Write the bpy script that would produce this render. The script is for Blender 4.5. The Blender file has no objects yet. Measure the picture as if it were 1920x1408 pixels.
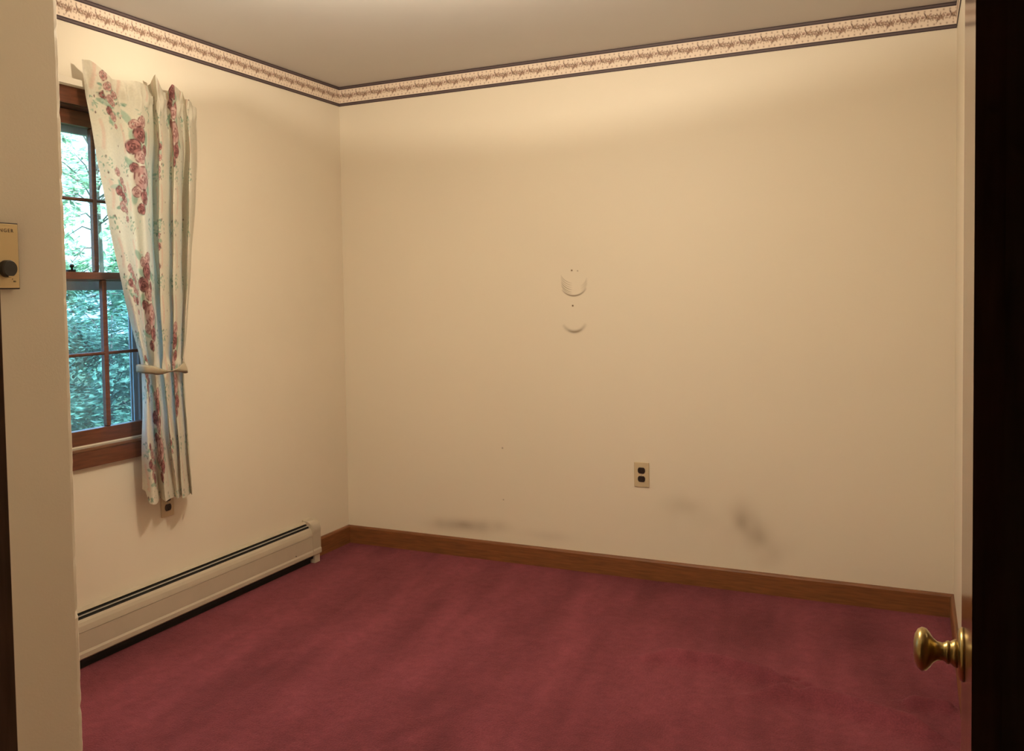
import bpy, bmesh, math, random
import numpy as np
from mathutils import Matrix, Vector

scene = bpy.context.scene
COL = scene.collection

# ------------------------------------------------------------------ camera
cam_data = bpy.data.cameras.new('camera')
cam = bpy.data.objects.new('camera', cam_data)
COL.objects.link(cam)
R_ = Vector((0.89443896, 0.44684191, -0.0176421))
U_ = Vector((-0.00310525, 0.04565614, 0.99895239))
F_ = Vector((-0.44717927, 0.89344716, -0.04222419))
m = Matrix.Identity(4)
for i in range(3):
    m[i][0], m[i][1], m[i][2] = R_[i], U_[i], -F_[i]
m.translation = Vector((2.73836, -4.13020, 1.33469))
cam.matrix_world = m
cam_data.sensor_fit = 'HORIZONTAL'
cam_data.sensor_width = 36.0
cam_data.lens = 1717.9 / 1920 * 36
cam_data.shift_x = (960 - 855.34) / 1920
cam_data.shift_y = (622.80 - 704) / 1920
cam_data.clip_start = 0.02
scene.camera = cam

# ------------------------------------------------------------------ sky, lamp values, exposure
SKY_COLOR = (0.47, 0.78, 1.0)
SKY_STRENGTH = 4.8
LAMP_POS = (1.40, -1.97, 2.215)
LAMP_POWER = 98.0
LAMP_COLOR = (1.0, 0.86, 0.67)
SUN_STRENGTH = 15.0
world = bpy.data.worlds.new('sky')
scene.world = world
world.use_nodes = True
bg = world.node_tree.nodes['Background']
bg.inputs['Color'].default_value = (*SKY_COLOR, 1)
bg.inputs['Strength'].default_value = SKY_STRENGTH
sun_data = bpy.data.lights.new('sun', 'SUN')
sun_data.energy = SUN_STRENGTH
sun_data.angle = math.radians(3)
sun_data.color = (0.80, 0.95, 1.0)
sun = bpy.data.objects.new('sun', sun_data)
COL.objects.link(sun)
sun.rotation_euler = Vector((-0.62, 0.25, -0.75)).to_track_quat('-Z', 'Y').to_euler()
vs = scene.view_settings
vs.view_transform = 'Standard'
vs.look = 'None'
vs.gamma = 1.0
vs.use_curve_mapping = False
vs.exposure = 0.0
try:
    scene.cycles.max_bounces = 10
    scene.cycles.diffuse_bounces = 6
    scene.cycles.transparent_max_bounces = 24
    scene.cycles.sample_clamp_indirect = 6.0
except Exception:
    pass

rng = random.Random(7)
nrng = np.random.default_rng(11)


# ------------------------------------------------------------------ helpers
def srgb(r, g, b):
    def f(c):
        c /= 255.0
        return c / 12.92 if c <= 0.04045 else ((c + 0.055) / 1.055) ** 2.4
    return (f(r), f(g), f(b))


class NT:
    def __init__(self, name):
        self.mat = bpy.data.materials.new(name)
        self.mat.use_nodes = True
        self.t = self.mat.node_tree
        self.bsdf = self.t.nodes['Principled BSDF']
        self.out = self.t.nodes['Material Output']

    def n(self, typ, **kw):
        nd = self.t.nodes.new(typ)
        for k, v in kw.items():
            if hasattr(nd, k):
                setattr(nd, k, v)
            else:
                nd.inputs[k].default_value = v
        return nd

    def l(self, a, b):
        self.t.links.new(a, b)

    def set(self, **kw):
        for k, v in kw.items():
            self.bsdf.inputs[k.replace('_', ' ')].default_value = v


def plain(name, color, rough=0.5, metal=0.0, spec=0.5, noise=0.0, nscale=30.0, bump=0.0, bscale=200.0, stretch=(1, 1, 1)):
    k = NT(name)
    k.set(Roughness=rough, Metallic=metal)
    k.bsdf.inputs['Specular IOR Level'].default_value = spec
    k.bsdf.inputs['Base Color'].default_value = (*color, 1)
    tc = k.n('ShaderNodeTexCoord')
    mp = k.n('ShaderNodeMapping')
    mp.inputs['Scale'].default_value = stretch
    k.l(tc.outputs['Object'], mp.inputs['Vector'])
    if noise > 0:
        nz = k.n('ShaderNodeTexNoise')
        nz.inputs['Scale'].default_value = nscale
        nz.inputs['Detail'].default_value = 4
        k.l(mp.outputs[0], nz.inputs['Vector'])
        rp = k.n('ShaderNodeValToRGB')
        rp.color_ramp.elements[0].position = 0.3
        rp.color_ramp.elements[1].position = 0.7
        rp.color_ramp.elements[0].color = (*[c * (1 - noise) for c in color], 1)
        rp.color_ramp.elements[1].color = (*[min(1, c * (1 + noise)) for c in color], 1)
        k.l(nz.outputs['Fac'], rp.inputs['Fac'])
        k.l(rp.outputs['Color'], k.bsdf.inputs['Base Color'])
    if bump > 0:
        nz2 = k.n('ShaderNodeTexNoise')
        nz2.inputs['Scale'].default_value = bscale
        nz2.inputs['Detail'].default_value = 3
        k.l(mp.outputs[0], nz2.inputs['Vector'])
        bp = k.n('ShaderNodeBump')
        bp.inputs['Strength'].default_value = bump
        bp.inputs['Distance'].default_value = 0.002
        k.l(nz2.outputs['Fac'], bp.inputs['Height'])
        k.l(bp.outputs['Normal'], k.bsdf.inputs['Normal'])
    return k.mat


def attr_mat(name, attr='paint', rough=0.7, bump=0.0, bscale=300.0, spec=0.3, mult=None, translucent=0.0):
    k = NT(name)
    k.set(Roughness=rough)
    k.bsdf.inputs['Specular IOR Level'].default_value = spec
    a = k.n('ShaderNodeAttribute', attribute_name=attr)
    k.l(a.outputs['Color'], k.bsdf.inputs['Base Color'])
    if bump > 0:
        tc = k.n('ShaderNodeTexCoord')
        nz = k.n('ShaderNodeTexNoise')
        nz.inputs['Scale'].default_value = bscale
        nz.inputs['Detail'].default_value = 3
        k.l(tc.outputs['Object'], nz.inputs['Vector'])
        bp = k.n('ShaderNodeBump')
        bp.inputs['Strength'].default_value = bump
        bp.inputs['Distance'].default_value = 0.002
        k.l(nz.outputs['Fac'], bp.inputs['Height'])
        k.l(bp.outputs['Normal'], k.bsdf.inputs['Normal'])
    if translucent > 0:
        tr = k.n('ShaderNodeBsdfTranslucent')
        k.l(a.outputs['Color'], tr.inputs['Color'])
        mx = k.n('ShaderNodeMixShader')
        mx.inputs[0].default_value = translucent
        k.l(k.bsdf.outputs[0], mx.inputs[1])
        k.l(tr.outputs[0], mx.inputs[2])
        k.l(mx.outputs[0], k.out.inputs['Surface'])
    return k.mat


def glassy(name, tint=(1, 1, 1), gloss=0.06, transl=0.0):
    k = NT(name)
    k.t.nodes.remove(k.bsdf)
    t = k.n('ShaderNodeBsdfTransparent')
    t.inputs['Color'].default_value = (*tint, 1)
    g = k.n('ShaderNodeBsdfGlossy')
    g.inputs['Roughness'].default_value = 0.02
    mx = k.n('ShaderNodeMixShader')
    mx.inputs[0].default_value = gloss
    k.l(t.outputs[0], mx.inputs[1])
    k.l(g.outputs[0], mx.inputs[2])
    last = mx
    if transl > 0:
        d = k.n('ShaderNodeBsdfTranslucent')
        d.inputs['Color'].default_value = (0.9, 0.9, 0.85, 1)
        m2 = k.n('ShaderNodeMixShader')
        m2.inputs[0].default_value = transl
        k.l(mx.outputs[0], m2.inputs[1])
        k.l(d.outputs[0], m2.inputs[2])
        last = m2
    k.l(last.outputs[0], k.out.inputs['Surface'])
    return k.mat


def link(name, me, mat=None, parent=None):
    o = bpy.data.objects.new(name, me)
    COL.objects.link(o)
    if mat is not None:
        for mm in (mat if isinstance(mat, (list, tuple)) else [mat]):
            me.materials.append(mm)
    if parent is not None:
        o.parent = parent
    return o


def empty(name, loc=(0, 0, 0), rot=(0, 0, 0)):
    o = bpy.data.objects.new(name, None)
    o.empty_display_size = 0.05
    COL.objects.link(o)
    o.location = loc
    o.rotation_euler = rot
    return o


def tag(o, label=None, cat=None, group=None, kind=None):
    if label:
        o['label'] = label
    if cat:
        o['category'] = cat
    if group:
        o['group'] = group
    if kind:
        o['kind'] = kind
    return o


class MB:
    """collects shapes of one piece"""

    def __init__(self):
        self.bm = bmesh.new()

    def box(self, lo, hi, bevel=0.0, seg=2):
        r = bmesh.ops.create_cube(self.bm, size=1.0)
        vs_ = r['verts']
        for v in vs_:
            v.co = Vector([lo[i] + (v.co[i] + 0.5) * (hi[i] - lo[i]) for i in range(3)])
        if bevel > 0:
            es = list({e for v in vs_ for e in v.link_edges})
            bmesh.ops.bevel(self.bm, geom=es, offset=bevel, segments=seg, affect='EDGES', profile=0.6)
        return self

    def prism(self, pts, axis, a, b):
        """closed polygon pts extruded along axis between a and b"""
        def mk(p, t):
            if axis == 'y':
                return (p[0], t, p[1])
            if axis == 'x':
                return (t, p[0], p[1])
            return (p[0], p[1], t)
        A = [self.bm.verts.new(mk(p, a)) for p in pts]
        B = [self.bm.verts.new(mk(p, b)) for p in pts]
        n = len(pts)
        for i in range(n):
            j = (i + 1) % n
            self.bm.faces.new((A[i], A[j], B[j], B[i]))
        self.bm.faces.new(A[::-1])
        self.bm.faces.new(B)
        return self

    def sheet(self, pts, thick, a, b):
        """open profile (x,z) given thickness, extruded along y"""
        P = [Vector((p[0], p[1])) for p in pts]
        off = []
        for i, p in enumerate(P):
            d = (P[min(i + 1, len(P) - 1)] - P[max(i - 1, 0)]).normalized()
            off.append(p + Vector((d.y, -d.x)) * thick)
        return self.prism([tuple(p) for p in P] + [tuple(p) for p in off[::-1]], 'y', a, b)

    def lathe(self, prof, axis='x', center=(0, 0, 0), seg=40):
        """prof: list of (t along axis, radius)"""
        rings = []
        for t, r in prof:
            ring = []
            for k in range(seg):
                a = 2 * math.pi * k / seg
                c, s = r * math.cos(a), r * math.sin(a)
                q = {'x': (t, c, s), 'y': (c, t, s), 'z': (c, s, t)}[axis]
                ring.append(self.bm.verts.new([q[i] + center[i] for i in range(3)]))
            rings.append(ring)
        for A, B in zip(rings, rings[1:]):
            for k in range(seg):
                j = (k + 1) % seg
                self.bm.faces.new((A[k], A[j], B[j], B[k]))
        self.bm.faces.new(rings[0][::-1])
        self.bm.faces.new(rings[-1])
        return self

    def tube(self, pts, rad, seg=8):
        pts = [Vector(p) for p in pts]
        rings = []
        for i, p in enumerate(pts):
            d = (pts[min(i + 1, len(pts) - 1)] - pts[max(i - 1, 0)]).normalized()
            up = Vector((0, 0, 1)) if abs(d.z) < 0.9 else Vector((1, 0, 0))
            a = d.cross(up).normalized()
            b = d.cross(a)
            r = rad[i] if isinstance(rad, (list, tuple)) else rad
            rings.append([self.bm.verts.new(p + a * r * math.cos(2 * math.pi * k / seg) + b * r * math.sin(2 * math.pi * k / seg)) for k in range(seg)])
        for A, B in zip(rings, rings[1:]):
            for k in range(seg):
                j = (k + 1) % seg
                self.bm.faces.new((A[k], A[j], B[j], B[k]))
        self.bm.faces.new(rings[0][::-1])
        self.bm.faces.new(rings[-1])
        return self

    def build(self, name, mat, parent=None, smooth=False):
        bmesh.ops.recalc_face_normals(self.bm, faces=self.bm.faces)
        me = bpy.data.meshes.new(name)
        self.bm.to_mesh(me)
        self.bm.free()
        if smooth:
            me.polygons.foreach_set('use_smooth', [True] * len(me.polygons))
        return link(name, me, mat, parent)


def grid_mesh(name, P, colors=None, smooth=True, attr='paint'):
    """P: (rows, cols, 3) array of positions; colors (rows, cols, 3) linear"""
    h, w, _ = P.shape
    me = bpy.data.meshes.new(name)
    nv, nf = h * w, (h - 1) * (w - 1)
    me.vertices.add(nv)
    me.vertices.foreach_set('co', P.reshape(-1).astype(np.float32))
    idx = np.arange(nv).reshape(h, w)
    q = np.stack([idx[:-1, :-1], idx[:-1, 1:], idx[1:, 1:], idx[1:, :-1]], -1).reshape(-1)
    me.loops.add(nf * 4)
    me.loops.foreach_set('vertex_index', q.astype(np.int32))
    me.polygons.add(nf)
    me.polygons.foreach_set('loop_start', np.arange(0, nf * 4, 4, dtype=np.int32))
    me.polygons.foreach_set('use_smooth', np.full(nf, smooth))
    if colors is not None:
        a = me.color_attributes.new(attr, 'FLOAT_COLOR', 'POINT')
        c4 = np.concatenate([colors, np.ones((h, w, 1))], -1).astype(np.float32)
        a.data.foreach_set('color', c4.reshape(-1))
    me.update(calc_edges=True)
    me.validate()
    return me


def soup(name, verts, faces, mat, parent=None, smooth=False):
    me = bpy.data.meshes.new(name)
    me.from_pydata(verts, [], faces)
    me.update()
    if smooth:
        me.polygons.foreach_set('use_smooth', [True] * len(me.polygons))
    return link(name, me, mat, parent)


# ------------------------------------------------------------------ materials
PAINT = (0.735, 0.660, 0.530)
M_wall = plain('cream_wall_paint', PAINT, rough=0.5, spec=0.35, noise=0.025, nscale=2.2, bump=0.10, bscale=260)
M_ceil = plain('flat_ceiling_paint', (0.66, 0.65, 0.625), rough=0.85, spec=0.2, noise=0.02, nscale=1.5, bump=0.1, bscale=220)
M_backwall = attr_mat('cream_wall_paint_with_marks', rough=0.5, spec=0.35, bump=0.10, bscale=260)
M_base = plain('stained_baseboard_wood', (0.185, 0.068, 0.022), rough=0.42, noise=0.25, nscale=8, stretch=(1.2, 1.2, 14))
M_wood = plain('stained_window_wood', (0.125, 0.042, 0.020), rough=0.32, noise=0.3, nscale=10, stretch=(6, 1, 10))
M_stool = plain('varnished_stool_wood', (0.16, 0.075, 0.04), rough=0.12, noise=0.2, nscale=10, stretch=(6, 1, 10))
M_jamb = plain('dark_stained_jamb_wood', (0.120, 0.072, 0.048), rough=0.75, spec=0.15, noise=0.3, nscale=10, stretch=(10, 10, 1))
M_door = plain('varnished_door_wood', (0.11, 0.045, 0.018), rough=0.16, noise=0.3, nscale=6, stretch=(10, 10, 0.8))
M_heater = plain('enamelled_heater_metal', (0.47, 0.405, 0.31), rough=0.38, noise=0.03, nscale=12)
M_black = plain('black_void', (0.008, 0.007, 0.006), rough=0.9)
M_fin = plain('grey_damper_metal', (0.40, 0.38, 0.36), rough=0.3, metal=0.6)
M_plate = plain('ivory_outlet_plastic', (0.55, 0.445, 0.285), rough=0.35)
M_brownplug = plain('dark_brown_receptacle', (0.018, 0.010, 0.008), rough=0.3)
M_brass = plain('aged_brass', (0.36, 0.26, 0.10), rough=0.30, metal=1.0, noise=0.2, nscale=60)
M_steel = plain('dull_steel', (0.45, 0.43, 0.4), rough=0.35, metal=1.0)
M_gold = plain('pale_gold_cover', (0.62, 0.47, 0.25), rough=0.42, metal=0.25)
M_darktrim = plain('dark_brown_plastic', (0.035, 0.015, 0.009), rough=0.4)
M_dial = plain('black_dial_plastic', (0.022, 0.018, 0.015), rough=0.45)
M_rod = plain('white_rod_enamel', (0.72, 0.66, 0.55), rough=0.35)
M_storm = plain('painted_storm_frame', (0.34, 0.40, 0.47), rough=0.5)
M_glass = glassy('window_glass', (0.96, 0.985, 0.985), 0.05)
M_screen = glassy('insect_screen_mesh', (0.70, 0.80, 0.92), 0.0, 0.018)
M_shade = glassy('frosted_shade_glass', (0.80, 0.79, 0.77), 0.04, 0.10)
M_black_knob = plain('black_lock_metal', (0.015, 0.014, 0.013), rough=0.4, metal=0.6)


def carpet_material():
    k = NT('rose_carpet_pile')
    k.set(Roughness=1.0)
    k.bsdf.inputs['Specular IOR Level'].default_value = 0.05
    k.bsdf.inputs['Sheen Weight'].default_value = 0.12
    k.bsdf.inputs['Sheen Roughness'].default_value = 0.5
    k.bsdf.inputs['Sheen Tint'].default_value = (1.0, 0.5, 0.55, 1)
    tc = k.n('ShaderNodeTexCoord')
    at = k.n('ShaderNodeAttribute', attribute_name='paint')
    fine = k.n('ShaderNodeTexNoise')
    fine.inputs['Scale'].default_value = 190
    fine.inputs['Detail'].default_value = 3
    k.l(tc.outputs['Object'], fine.inputs['Vector'])
    mid = k.n('ShaderNodeTexNoise')
    mid.inputs['Scale'].default_value = 26
    mid.inputs['Detail'].default_value = 5
    mid.inputs['Roughness'].default_value = 0.65
    k.l(tc.outputs['Object'], mid.inputs['Vector'])
    mix = k.n('ShaderNodeMath', operation='ADD')
    k.l(fine.outputs['Fac'], mix.inputs[0])
    k.l(mid.outputs['Fac'], mix.inputs[1])
    mr = k.n('ShaderNodeMapRange')
    mr.inputs['From Min'].default_value = 0.6
    mr.inputs['From Max'].default_value = 1.4
    mr.inputs['To Min'].default_value = 0.72
    mr.inputs['To Max'].default_value = 1.28
    k.l(mix.outputs[0], mr.inputs['Value'])
    mul = k.n('ShaderNodeVectorMath', operation='SCALE')
    k.l(at.outputs['Color'], mul.inputs[0])
    k.l(mr.outputs[0], mul.inputs['Scale'])
    k.l(mul.outputs[0], k.bsdf.inputs['Base Color'])
    bp = k.n('ShaderNodeBump')
    bp.inputs['Strength'].default_value = 0.7
    bp.inputs['Distance'].default_value = 0.006
    k.l(mix.outputs[0], bp.inputs['Height'])
    k.l(bp.outputs['Normal'], k.bsdf.inputs['Normal'])
    return k.mat


M_carpet = carpet_material()

# ------------------------------------------------------------------ room numbers
W, H = 2.884, 2.44          # room width, ceiling height; left wall x = 0, back wall y = 0
BORDER = 2.3373             # lower edge of the wallpaper border
BB = 0.094                  # baseboard height
CL_X, CL_Y = 1.46, -3.037   # outside corner of the closet partition
FR_Y = -3.57                # room side of the wall with the doorway
FR_T = 0.125
DL, DR = 1.995, 2.790       # door opening
WY0, WY1 = -2.085, -1.335   # window opening along the left wall
WZ0, WZ1 = 0.79, 2.045


# ------------------------------------------------------------------ floor: carpet with wrinkles and vacuum marks
def seg_dist(X, Y, poly):
    best = np.full(X.shape, 1e9)
    side = np.zeros(X.shape)
    arc = np.zeros(X.shape)
    acc, tot = 0.0, sum(math.hypot(b[0] - a[0], b[1] - a[1]) for a, b in zip(poly, poly[1:]))
    for a, b in zip(poly, poly[1:]):
        dx, dy = b[0] - a[0], b[1] - a[1]
        L = math.hypot(dx, dy)
        t = np.clip(((X - a[0]) * dx + (Y - a[1]) * dy) / (L * L), 0, 1)
        d = np.hypot(X - a[0] - t * dx, Y - a[1] - t * dy)
        s = ((X - a[0]) * dy - (Y - a[1]) * dx) / L
        m_ = d < best
        best = np.where(m_, d, best)
        side = np.where(m_, s, side)
        arc = np.where(m_, (acc + t * L) / tot, arc)
        acc += L
    return best, side, arc


def value_noise(X, Y, sx, sy, seed):
    r = np.random.default_rng(seed)
    T = r.random((64, 64))
    u, v = X / sx + 100, Y / sy + 100
    i, j = np.floor(u).astype(int), np.floor(v).astype(int)
    fu, fv = u - i, v - j
    fu, fv = fu * fu * (3 - 2 * fu), fv * fv * (3 - 2 * fv)
    g = lambda a, b: T[a % 64, b % 64]
    return (g(i, j) * (1 - fu) + g(i + 1, j) * fu) * (1 - fv) + (g(i, j + 1) * (1 - fu) + g(i + 1, j + 1) * fu) * fv


def dense(a, b_, lo, hi, fine, coarse):
    return np.unique(np.concatenate([np.arange(a, lo, coarse), np.arange(lo, hi, fine), np.arange(hi, b_, coarse), [b_]]))


xs = dense(-0.02, W + 0.02, 1.78, W - 0.001, 0.0042, 0.011)
ys = dense(-3.60, 0.02, -1.25, -0.80, 0.0042, 0.011)
X, Y = np.meshgrid(xs, ys)
Z = np.zeros_like(X)
ridges = [
    ([(1.831, -0.912), (1.956, -0.867), (2.125, -0.859), (2.258, -0.894), (2.358, -0.934), (2.434, -0.936)], 0.028, 0.040),
    ([(2.235, -1.084), (2.375, -1.007), (2.506, -1.017), (2.632, -1.058), (2.75, -1.104), (2.86, -1.18)], 0.032, 0.044),
    ([(2.70, -0.915), (2.80, -0.905), (2.875, -0.905)], 0.022, 0.026),
]
for poly, wd, hh in ridges:
    d, s, t = seg_dist(X, Y, poly)
    Z += hh * np.exp(-(d / np.where(s < 0, wd * 0.42, wd * 1.5)) ** 2) * np.clip(np.sin(math.pi * np.clip(t, 0.02, 0.98)) * 1.6, 0, 1)
for dx_, dy_ in [(2.37, -0.873), (2.411, -0.906), (2.371, -1.0), (2.409, -1.014)]:
    Z -= 0.018 * np.exp(-(((X - dx_) / 0.022) ** 2 + ((Y - dy_) / 0.012) ** 2))
Z += 0.004 * (value_noise(X, Y, 0.5, 0.6, 3) - 0.5) + 0.0022 * (value_noise(X, Y, 0.07, 0.09, 4) - 0.5)
edge = np.minimum(np.minimum(X, W - X), np.minimum(-Y, 1.0))
Z = np.clip(Z, -0.009, 1) * np.clip(edge / 0.04, 0, 1)
# pile lie: shading of vacuum strokes and trodden patches, put into the yarn colour
a0 = math.radians(8)
Xr, Yr = X * math.cos(a0) + Y * math.sin(a0), -X * math.sin(a0) + Y * math.cos(a0)
lie = 0.24 * (value_noise(Xr, Yr, 0.045, 0.5, 15) - 0.5) + 0.42 * (value_noise(Xr, Yr, 0.13, 0.9, 5) - 0.5) + 0.35 * (value_noise(X, Y, 0.35, 0.4, 6) - 0.5) + 0.25 * (value_noise(X, Y, 0.06, 0.12, 8) - 0.5)
for (ax, ay), (bx, by), wd, st in [((1.42, -0.30), (1.60, -0.97), 0.035, 0.16), ((1.64, -0.31), (1.68, -0.70), 0.05, 0.12), ((2.35, -0.25), (2.40, -0.83), 0.035, 0.16),
                                   ((2.50, -0.43), (2.53, -0.84), 0.03, 0.12), ((1.50, -1.50), (1.32, -1.92), 0.02, 0.14), ((1.43, -1.52), (1.20, -1.95), 0.02, 0.10),
                                   ((0.55, -0.25), (0.9, -1.2), 0.04, 0.10), ((0.8, -0.2), (1.15, -1.1), 0.05, 0.10), ((1.05, -0.25), (1.25, -0.95), 0.04, 0.12),
                                   ((1.92, -0.50), (1.98, -0.74), 0.09, -0.16), ((2.15, -0.3), (2.1, -0.8), 0.06, -0.08), ((2.55, -0.35), (2.7, -0.8), 0.08, -0.10)]:
    d, s, t = seg_dist(X, Y, [(ax, ay), (bx, by)])
    lie += st * np.exp(-(d / wd) ** 2)
lie = np.clip(lie, -0.5, 0.5)
c0 = np.array((0.152, 0.036, 0.047))
colr = c0[None, None, :] * (1 + 0.85 * lie[..., None] * np.array((1.0, 1.05, 1.1))[None, None, :])
floor = link('floor', grid_mesh('floor', np.stack([X, Y, Z], -1), colr), M_carpet)
tag(floor, 'wall-to-wall rose pink pile carpet with wrinkles', 'carpet', kind='structure')

# ------------------------------------------------------------------ walls and ceiling
b = MB()
b.box((-0.14, -3.83, -0.02), (0, WY0, 2.56)).box((-0.14, WY1, -0.02), (0, 0.14, 2.56))
b.box((-0.14, WY0, -0.02), (0, WY1, WZ0 - 0.03)).box((-0.14, WY0, WZ1), (0, WY1, 2.56))
tag(b.build('wall_left', M_wall), 'cream painted wall with the window', 'wall', kind='structure')

# back wall: painted face with scuffs and damp stains, plus the body behind it
xs = np.unique(np.concatenate([dense(-0.0, W, 1.20, 1.40, 0.0018, 0.014), np.arange(0.905, 0.928, 0.002)]))
zs = np.unique(np.concatenate([dense(-0.02, H, 1.12, 1.45, 0.0018, 0.014), np.arange(0.555, 0.578, 0.002), np.arange(0.298, 0.319, 0.002)]))
X, Zg = np.meshgrid(xs, zs)
dirt = np.zeros_like(X)


def blob(cx, cz, rx, rz, amt, rot=0.0):
    global dirt
    c, s = math.cos(rot), math.sin(rot)
    u, v = (X - cx) * c + (Zg - cz) * s, -(X - cx) * s + (Zg - cz) * c
    dirt = dirt + amt * np.exp(-((u / rx) ** 2 + (v / rz) ** 2))


def arc_mark(cx, cz, r, a1, a2, wd, amt, squash=1.0):
    """a rubbed arc on the paint, angles in degrees, fading at both ends"""
    global dirt
    u, v = X - cx, (Zg - cz) / squash
    rr, aa = np.hypot(u, v), np.degrees(np.arctan2(v, u)) % 360
    t = np.clip((aa - a1) / (a2 - a1), 0, 1)
    dirt = dirt + amt * np.exp(-((rr - r) / wd) ** 2) * np.sin(math.pi * t) ** 0.7


arc_mark(1.297, 1.372, 0.066, 205, 340, 0.0040, 0.34, 0.88)
for i_, dz in enumerate([0.060, 0.049, 0.038, 0.027, 0.016, 0.008]):
    arc_mark(1.300, 1.374 + dz, 0.071 - 0.0005 * i_, 198, 262, 0.0018, [0.20, 0.22, 0.20, 0.32, 0.27, 0.22][i_], 0.86)
for dz in (0.030, 0.018, 0.006):
    arc_mark(1.297, 1.378 + dz, 0.066, 300, 352, 0.004, 0.07, 0.9)
arc_mark(1.297, 1.206, 0.062, 205, 340, 0.008, 0.19, 1.0)
arc_mark(1.297, 1.208, 0.066, 240, 310, 0.005, 0.12, 1.0)
for cx_, cz_, r_, am in [(1.288, 1.434, 0.0032, 0.75), (1.317, 1.431, 0.0028, 0.35), (1.291, 1.267, 0.0034, 0.8)]:
    blob(cx_, cz_, r_, r_, am)
for cx_, cz_, r_, am in [(0.916, 0.566, 0.0035, 0.35), (0.917, 0.308, 0.003, 0.3)]:
    blob(cx_, cz_, r_, r_, am)
brk = 0.55 + 0.9 * value_noise(X, Zg, 0.05, 0.06, 21)
keep, dirt = dirt, np.zeros_like(X)
blob(0.66, 0.150, 0.14, 0.030, 0.32)
blob(0.70, 0.160, 0.06, 0.02, 0.14)
blob(0.84, 0.170, 0.10, 0.030, 0.16)
blob(1.15, 0.150, 0.12, 0.025, 0.10)
blob(1.80, 0.355, 0.07, 0.04, 0.12)
blob(2.075, 0.320, 0.05, 0.06, 0.30, 0.3)
blob(2.12, 0.250, 0.05, 0.06, 0.26, 0.4)
blob(2.20, 0.180, 0.10, 0.05, 0.10, 0.5)
blob(1.95, 0.30, 0.25, 0.12, 0.05)
dirt = keep + dirt * brk
basec = np.array(PAINT)[None, None, :] * (1 + 0.035 * (value_noise(X, Zg, 0.6, 0.5, 23) - 0.5))[..., None]
dirt = dirt + 1.3 * keep
colr = basec * (1 - np.clip(dirt, 0, 0.92)[..., None] * np.array((0.92, 1.0, 1.08))[None, None, :])
P = np.stack([X[:, ::-1], np.zeros_like(X), Zg], -1)
wb = link('wall_back', grid_mesh('wall_back', P, colr[:, ::-1], smooth=False), M_backwall)
tag(wb, 'cream painted back wall with scuff arcs and damp stains', 'wall', kind='structure')
MB().box((-0.14, 0.002, -0.02), (W + 0.14, 0.14, 2.56)).build('wall_core', M_wall, wb)

tag(MB().box((W, -3.83, -0.02), (W + 0.14, 0.14, 2.56)).build('wall_right', M_wall), 'cream painted wall behind the open door', 'wall', kind='structure')
tag(MB().box((-0.14, -3.83, H), (W + 0.14, 0.14, 2.56)).build('ceiling', M_ceil), 'plain matte ceiling', 'ceiling', kind='structure')

# closet partition: its outside corner is worn and slightly chipped
bm = bmesh.new()
lev = []
nz = 220
for i in range(nz + 1):
    z = -0.01 + (H + 0.01) * i / nz
    j1, j2 = rng.uniform(-0.0004, 0.0004), rng.uniform(-0.0004, 0.0004)
    if rng.random() < 0.045:
        j1 -= rng.uniform(0.0005, 0.0022)
        j2 -= rng.uniform(0.0005, 0.0022)
    pts = [(CL_X, FR_Y), (CL_X, CL_Y - 0.010), (CL_X - 0.001 + j1, CL_Y - 0.0035 + j2), (CL_X - 0.004 + j2, CL_Y - 0.0005 + j1), (CL_X - 0.012, CL_Y), (0.0, CL_Y), (0.0, CL_Y - 0.11), (CL_X - 0.11, CL_Y - 0.11), (CL_X - 0.11, FR_Y)]
    lev.append([bm.verts.new((p[0], p[1], z)) for p in pts])
for A, B in zip(lev, lev[1:]):
    for k in range(len(A)):
        j = (k + 1) % len(A)
        bm.faces.new((A[k], A[j], B[j], B[k]))
bmesh.ops.recalc_face_normals(bm, faces=bm.faces)
me = bpy.data.meshes.new('wall_closet')
bm.to_mesh(me)
bm.free()
tag(link('wall_closet', me, M_wall), 'cream closet partition wall with a worn outside corner', 'wall', kind='structure')

# wall with the doorway and the hall beyond it
b = MB()
b.box((-0.14, FR_Y - FR_T, -0.02), (DL - 0.02, FR_Y, 2.56)).box((DR + 0.02, FR_Y - FR_T, -0.02), (W + 0.001, FR_Y, 2.56)).box((DL - 0.02, FR_Y - FR_T, 2.05), (DR + 0.02, FR_Y, 2.56))
tag(b.build('wall_front', M_wall), 'cream wall with the doorway', 'wall', kind='structure')
b = MB()
b.box((0.4, -5.6, -0.02), (0.5, -3.695, 2.56)).box((4.2, -5.6, -0.02), (4.3, -3.695, 2.56)).box((0.4, -5.7, -0.02), (4.3, -5.6, 2.56)).box((W, -3.83, -0.02), (4.3, -3.695, 2.56))
b.box((0.4, -5.7, 2.44), (4.3, -3.695, 2.56))
tag(b.build('wall_hall', M_wall), 'walls of the unlit hall', 'wall', kind='structure')
tag(MB().box((0.4, -5.7, -0.12), (4.3, -3.595, -0.003)).build('floor_hall', plain('dark_hall_floor', (0.12, 0.05, 0.04), rough=0.9, noise=0.1)), 'dark floor of the hall', 'floor', kind='structure')

# baseboards
def baseboard(name, x0, x1, y0, y1, axis, face):
    t = 0.014
    prof = [(0, 0.0), (t, 0.0), (t, BB - 0.010), (t - 0.003, BB - 0.003), (t - 0.007, BB), (0, BB)]
    bb = MB()
    if face == 'left':
        bb.prism(prof, 'y', y0, y1)
    elif face == 'right':
        bb.prism([(W - p[0], p[1]) for p in prof], 'y', y0, y1)
    else:
        bb.prism([(-p[0], p[1]) for p in prof], 'x', x0, x1)
    return tag(bb.build(name, M_base), None, None, kind='structure')


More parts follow.
